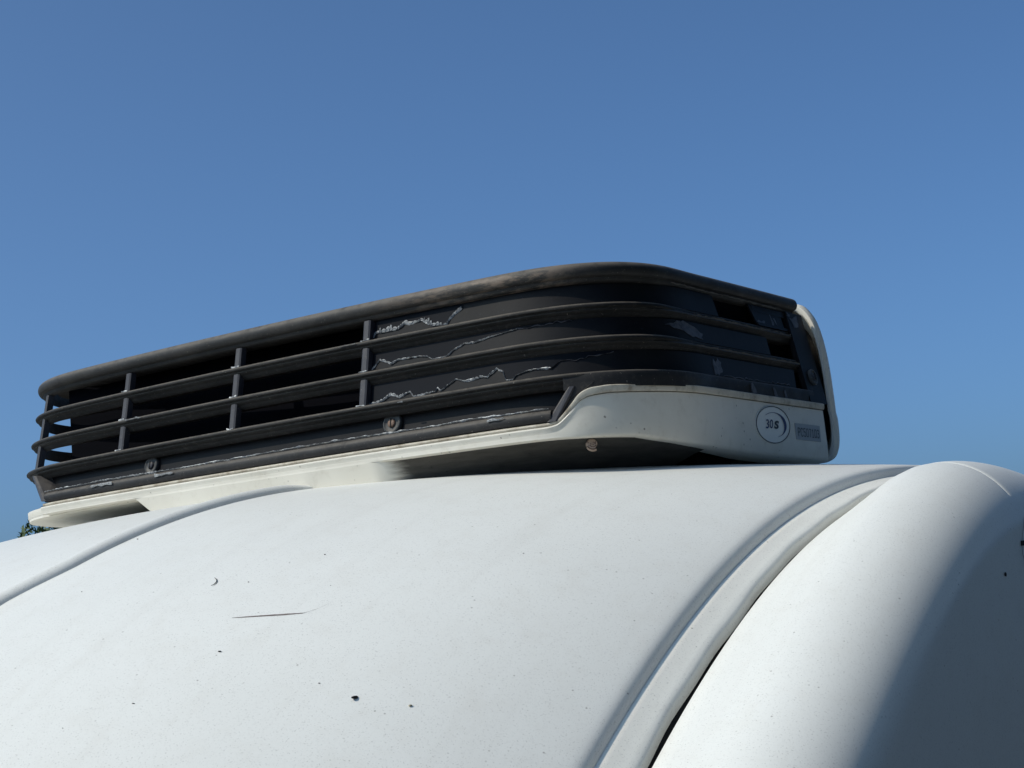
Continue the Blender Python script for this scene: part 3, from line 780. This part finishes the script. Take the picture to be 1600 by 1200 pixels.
SLC = (0.7875, -0.0640)
rect = [(SLC[0] + a * 0.0425, SLC[1] + b * 0.0115 ) for a, b in ((-1, -1), (0, -1), (1, -1), (1, 1), (0, 1), (-1, 1))]
lab = mk("number_label", *prism(on_side(rect, 0.0007), on_side(rect, -0.0012)), M_GREY, unit, smooth=None)
GLYPH = {'P': [[(0, 0), (0, 1), (.75, 1), (1, .85), (1, .62), (.75, .48), (0, .48)]], 'C': [[(1, .82), (.78, 1), (.22, 1), (0, .8), (0, .2), (.22, 0), (.78, 0), (1, .18)]],
         '5': [[(.95, 1), (.08, 1), (.04, .56), (.7, .6), (1, .42), (1, .16), (.75, 0), (.2, 0), (0, .14)]], '0': [[(.25, 0), (0, .2), (0, .8), (.25, 1), (.75, 1), (1, .8), (1, .2), (.75, 0), (.25, 0)]],
         '7': [[(0, 1), (1, 1), (.42, 0)]], '1': [[(.15, .8), (.52, 1), (.52, 0)], [(.1, 0), (.95, 0)]],
         '3': [[(0, .86), (.22, 1), (.78, 1), (1, .84), (1, .64), (.8, .52), (.4, .52)], [(.8, .52), (1, .38), (1, .16), (.78, 0), (.22, 0), (0, .14)]]}
V, F = [], []
gw, gh, pitch, th = 0.0062, 0.0112, 0.0094, 0.00085
for i, ch in enumerate("PC507103"):
    for line in GLYPH[ch]:
        for (a, b), (c, d) in zip(line, line[1:]):
            x0, y0, x1, y1 = a * gw, b * gh, c * gw, d * gh
            L_ = math.hypot(x1 - x0, y1 - y0); ux, uy = (x1 - x0) / L_ * th, (y1 - y0) / L_ * th * .75
            ox, oy = SLC[0] - 4 * pitch + 0.0022 + i * pitch, SLC[1] - 0.0062
            k0 = len(V)
            V += [(ox + x0 - ux * .5 - uy, oy + y0 - uy * .5 + ux * .75), (ox + x1 + ux * .5 - uy, oy + y1 + uy * .5 + ux * .75), (ox + x1 + ux * .5 + uy, oy + y1 + uy * .5 - ux * .75), (ox + x0 - ux * .5 + uy, oy + y0 - uy * .5 - ux * .75)]
            F.append([k0, k0 + 1, k0 + 2, k0 + 3])
VV = on_side(V, 0.0011)
VV += (np.arange(len(VV)) // 4 % 7)[:, None] * 1.5e-5            # strokes never share a plane
mk("lettering", VV, F, M_LABELINK, lab, smooth=None)

# ------------------------------------------------------------------ small things lying about
def on_roof(x, y, h=0.0): return (x, y, float(zs(x, y)) + h)
# snail shell stuck under the rim
sc_ = P(0.2915, -0.012, -0.0885)
snail = thing("snail_shell", "small banded snail shell stuck under the white base", "snail shell", (sc_[0], sc_[1], sc_[2] + OZ))
sp = []; rad = []
axis = Vector((0.55, -0.83, 0.15)).normalized(); u_ = Vector((0, 0, -1)); u_ = (u_ - axis * u_.dot(axis)).normalized(); w_ = axis.cross(u_)
for k in range(80):
    t = k / 79; a = -t * 2.6 * 2 * math.pi + 0.6; rr = 0.0054 * (1 - t) ** 1.15 + 0.0003
    sp.append(Vector(sc_) + (u_ * math.cos(a) + w_ * math.sin(a)) * rr + axis * (0.0045 * t)); rad.append(0.0034 * (1 - t) ** 1.05 + 0.0004)
sv, sf = tube(sp, rad, 12)
sh = mk("whorl", sv, sf, [M_SHELL, M_SHELLD], snail, smooth=60)
for i, p in enumerate(sh.data.polygons):
    if len(p.vertices) == 4 and (i % 12) in (2, 5, 9): p.material_index = 1
# paint scratch on the roof (part of the van)
SCRT = [(0.179, -0.505), (0.202, -0.495), (0.226, -0.484), (0.245, -0.474), (0.253, -0.464), (0.259, -0.451)]
a_ = np.array(SCRT); tt = np.linspace(0, 5, 40)
sx, sy = np.interp(tt, range(6), a_[:, 0]), np.interp(tt, range(6), a_[:, 1])
V = []
for i, (x, y) in enumerate(zip(sx, sy)):
    w = 0.00125 * math.sin(math.pi * min(1, (tt[i] + .35) / 3.9)) ** 1.1 if tt[i] < 3.5 else 0.0002
    w = max(w, 0.00014) * random.uniform(.85, 1.15)
    V += [on_roof(x, y - w, 0.00025), on_roof(x, y + w, 0.00025)]
mk("scratch", np.array(V), grid_faces(len(sx), 2), M_SCR, van, smooth=None, recalc=False)
def debris(name, label, cat, V, F, m, group=None):
    c = np.array(V).mean(0); loc = (c[0], c[1], c[2] + OZ)
    o = mk(name, V, F, m, None, smooth=60, loc=loc); tag(o, label, cat, group); return o
hr = [(0.102, -0.445), (0.106, -0.447), (0.109, -0.4495), (0.1115, -0.4525), (0.1125, -0.4555), (0.1125, -0.458), (0.111, -0.4605)]
debris("curled_fibre", "dark curled hair lying on the white roof near the scratch", "hair", *tube([on_roof(x, y, 0.0009) for x, y in hr], [0.0002, .0004, .0005, .0005, .0005, .0004, .0002]), M_HAIR)
def blob(x, y, r, stretch, seed):
    bm = bmesh.new(); bmesh.ops.create_icosphere(bm, subdivisions=2, radius=1)
    rr = np.random.default_rng(seed); off = rr.uniform(.75, 1.2, len(bm.verts)); c = Vector(on_roof(x, y, r * .45))
    V = [c + Vector((v.co.x * r * stretch[0] * k, v.co.y * r * stretch[1] * k, v.co.z * r * .6 * k)) for v, k in zip(bm.verts, off)]
    F = [[v.index for v in f.verts] for f in bm.faces]; bm.free(); return np.array(V), F
debris("dark_seed", "black seed sized speck low on the white roof, the largest one", "seed", *blob(0.359, -0.543, 0.0024, (0.9, 1.9), 3), M_HAIR)
debris("crumb", "pale tan crumb on the white roof to the right of the black speck", "crumb", *blob(0.405, -0.522, 0.0016, (1.0, 1.2), 4), M_CRUMB)
debris("dead_insect", "tiny dark insect husk on the white roof left of the black speck", "insect", *blob(0.204, -0.552, 0.0012, (1.7, .8), 5), M_HAIR)
SMALL = [(0.24, -0.424), (0.148, -0.444), (0.171, -0.635), (0.124, -0.679), (0.19, -0.37), (0.381, -0.281), (-0.052, -0.487), (-0.115, -0.34), (0.32, -0.546)]
SPECK_LABEL = ["tiny dark grit speck above the tail end of the roof scratch", "tiny dark grit speck just right of the curled hair on the roof",
               "tiny dark grit speck low on the roof, up and right of the lowest speck", "tiny dark grit speck lowest and farthest left on the white roof",
               "tiny dark grit speck on the roof well above the scratch towards the unit", "tiny dark grit speck alone on the roof towards the right hand channel",
               "tiny dark grit speck well left of the curled hair, below the roof swage", "tiny dark grit speck close beside the raised swage on the roof",
               "tiny dark grit speck just up and left of the black seed"]
for i, (x, y) in enumerate(SMALL):
    r = 0.0005 + 0.0003 * (i * 7 % 5) / 4
    debris("dirt_speck", SPECK_LABEL[i], "speck", *blob(x, y, r, (1 + (i % 3) * .5, 1), 20 + i), M_HAIR, "grit specks on the van roof")
for i, (y, z) in enumerate(((0.06, -0.288), (-0.215, -0.262))):
    pass

# ------------------------------------------------------------------ rest of the van, below and behind the picture
Vw = []
yw = srange(-1.55, Y_SCREEN - 0.004, 0.06)
for y in yw:
    Vw.append([(XC + u, y, float(zs(XC + u, y)) - 0.004) for u in np.linspace(-ED - 0.02, ED + 0.02, 25)])
mk("windscreen", np.array(Vw).reshape(-1, 3), grid_faces(len(yw), 25), M_GLASS, van, smooth=60)
zn = float(zgap(-1.55))
Vn = []
for y, z in ((-1.55, zn + 0.01), (-1.7, zn - 0.05), (-2.0, zn - 0.16), (-2.22, zn - 0.30), (-2.32, zn - 0.50), (-2.33, -1.75), (-2.25, -2.12), (-1.6, -2.14)):
    kk = 1.02 - 0.10 * float(sm(-1.7, -2.4, y)) if False else 1.02 - 0.12 * min(1, max(0, (-1.55 - y) / 0.8)) ** 2
    Vn.append([(XC + u * kk, y, z - 0.06 * abs(u) ** 6) for u in np.linspace(-1, 1, 25)])
mk("bonnet", np.array(Vn).reshape(-1, 3), grid_faces(len(Vn), 25), M_VAN, van, smooth=50)
yy_ = [(-2.0, zn - 0.16), (-1.55, zn)]
for sg in (-1, 1):
    V = []
    for y, zt_, kk in ((-1.55, zn + .0, 1.02), (-1.8, zn - 0.09, 1.005), (-2.05, zn - .2, 0.972), (-2.25, zn - 0.4, 0.93)):
        V.append([(XC + sg * kk, y, zt_ + (-2.1 - zt_) * g) for g in np.linspace(0, 1, 6)])
    mk("front_wing", np.array(V).reshape(-1, 3), grid_faces(4, 6), M_VAN, van, smooth=50)
mk("underbody", *boxv(XC - 0.95, XC + 0.95, -2.2, 3.2, -2.18, -2.06), M_RUBBER, van, smooth=None)
V = [[(XC + sg * w, 3.2, z) for sg, w in ((-1, 1), (1, 1))] for z, w in ((-2.1, 1), (-0.4, 1), (-0.2, .95))]
mk("rear_panel", np.array([[(XC - w, 3.2, z), (XC + w, 3.2, z)] for z, w in ((-2.1, 1.02), (-0.4, 1.02), (-0.25, .97), (-0.1, .85))]).reshape(-1, 3), grid_faces(4, 2), M_VAN, van, smooth=None)
for sg in (-1, 1):
    for y in (-1.45, 2.2):
        w = mk("wheel", *lathe([(0.22, -0.11), (0.33, -0.11), (0.35, -0.06), (0.35, 0.06), (0.33, 0.11), (0.22, 0.11)], (XC + sg * 0.93, y, -OZ + 0.35), (sg, 0, 0), 32), M_TYRE, van, smooth=40)
        mk("wheel_rim", *lathe([(0.215, -0.05), (0.215, 0.105), (0.19, 0.09), (0.10, 0.06), (0.02, 0.07)], (XC + sg * 0.93, y, -OZ + 0.35), (sg, 0, 0), 32), M_RIMS, w, smooth=40)
# door seam and dark gap at the top of the door, on the shaded flank
def fx(y, z):
    p = np.array(flank(y)); k = p[8:]; return float(np.interp(-z, -k[:, 1], k[:, 0]))
mk("door_gap", *prism(np.array([(fx(y, z) + 0.0015, y, z) for y, z in ((0.157, -0.2520), (0.35, -0.2430), (0.35, -0.2500), (0.155, -0.2575))]),
                     np.array([(fx(y, z) - 0.01, y, z) for y, z in ((0.157, -0.2520), (0.35, -0.2430), (0.35, -0.2500), (0.155, -0.2575))])), M_RUBBER, van, smooth=None)
sv = []
for y, z in ((a_ - 0.011, b_) for a_, b_ in ((0.1967, -0.2248), (0.1841, -0.2355), (0.1754, -0.2445), (0.168, -0.2534), (0.1656, -0.2571), (0.1631, -0.2667), (0.1657, -0.277), (0.172, -0.290))):
    sv += [(fx(y, z) + 0.0012, y - 0.0006, z), (fx(y, z) + 0.0012, y + 0.0006, z)]
mk("door_seam", np.array(sv), grid_faces(8, 2), M_RUBBER, van, smooth=None, recalc=False)
p_ = (fx(0.0855, -0.288) + 0.001, 0.0855, -0.288)
bm = bmesh.new(); bmesh.ops.create_icosphere(bm, subdivisions=2, radius=1)
Vb = np.array([(p_[0] + v.co.x * .0012, p_[1] + v.co.y * .0022, p_[2] + v.co.z * .0024) for v in bm.verts]); Fb = [[v.index for v in f.verts] for f in bm.faces]; bm.free()
debris("small_fly", "tiny black fly on the shaded flank of the white van", "fly", Vb, Fb, M_HAIR)

# ------------------------------------------------------------------ tree far behind
def build_tree(name, label, base, height, spread, seed, nleaf=9000, leaf_size=0.8):
    r = np.random.default_rng(seed)
    t = thing(name, label, "tree", base)
    bx_, by_, bz_ = base
    parts = [tube([(bx_, by_, bz_ - OZ), (bx_ + .05, by_, bz_ - OZ + height * .3), (bx_, by_ + .05, bz_ - OZ + height * .6), (bx_, by_, bz_ - OZ + height * .95)], [0.16, 0.12, 0.08, 0.02], 10)]
    mk("trunk", *parts[0], mat("tree_bark", (0.09, 0.065, 0.045), 0.9), t)
    cl = []
    for k in range(120):
        h = r.uniform(0.25, 1.0); rad = spread * math.sqrt(max(0.0, 1 - ((h - .55) / .47) ** 2)) * r.uniform(0.25, 1.0) ** .6; a = r.uniform(0, 2 * math.pi)
        cl.append((rad * math.cos(a), rad * math.sin(a), h * height, r.uniform(0.14, 0.30) * spread))
    limbs = []
    for x, y, z, _ in cl[::3]:
        limbs.append(tube([(bx_, by_, bz_ - OZ + z * .7), (bx_ + x * .5, by_ + y * .5, bz_ - OZ + z * .88), (bx_ + x, by_ + y, bz_ - OZ + z)], [0.05, 0.03, 0.01], 5))
    mk("limb", *join(limbs), bpy.data.materials["tree_bark"], t)
    N = nleaf; idx = r.integers(0, len(cl), N); c = np.array(cl)[idx]
    d = r.normal(0, 1, (N, 3)); d /= np.linalg.norm(d, axis=1)[:, None]
    p = c[:, :3] + d * (c[:, 3] * r.uniform(0.4, 1, N) ** .5)[:, None] * np.array([1, 1, .8])
    p[:, 2] = np.minimum(p[:, 2], height + r.uniform(-.3, .1, N))
    a = r.normal(0, 1, (N, 3)); a /= np.linalg.norm(a, axis=1)[:, None]; b = np.cross(a, r.normal(0, 1, (N, 3))); b /= np.linalg.norm(b, axis=1)[:, None]
    ln = r.uniform(0.05, 0.11, N)[:, None] * leaf_size; wd = ln * 0.32
    p += np.array([bx_, by_, bz_ - OZ])
    V = np.stack([p - a * ln, p + b * wd, p + a * ln, p - b * wd], 1).reshape(-1, 3)
    F = np.arange(4 * N).reshape(-1, 4)
    def leaf(tn):
        tn.col(tn.mix(tn.step(tn.noise(tn.coord(), 1.3, 4), 0.35, 0.65), (0.05, 0.085, 0.03), (0.09, 0.13, 0.05)))
    cr = mk("crown", V, F, mat("green_leaves", (0.06, 0.1, 0.03), 0.6, 0.3, build=leaf), t, smooth=None, recalc=False)
    cr['kind'] = 'stuff'
    return t
build_tree("broadleaf_tree", "green tree top showing just beyond the left end of the van roof", (-20.50, 18.62, 0.0), 4.92, 1.45, 5, 30000)
build_tree("broadleaf_tree", "dense dark tree beside the van, mirrored faintly low on its shaded flank", (7.6, 0.6, 0.0), 8.6, 3.6, 9, 30000, 3.2)  # out of view, known from its reflection; made tall to shade the flank
build_tree("broadleaf_tree", "unseen taller tree added beside the van to darken its shaded flank", (9.0, 6.5, 0.0), 9.4, 4.0, 12, 30000, 3.4)  # added out of view to keep sky light off the flank
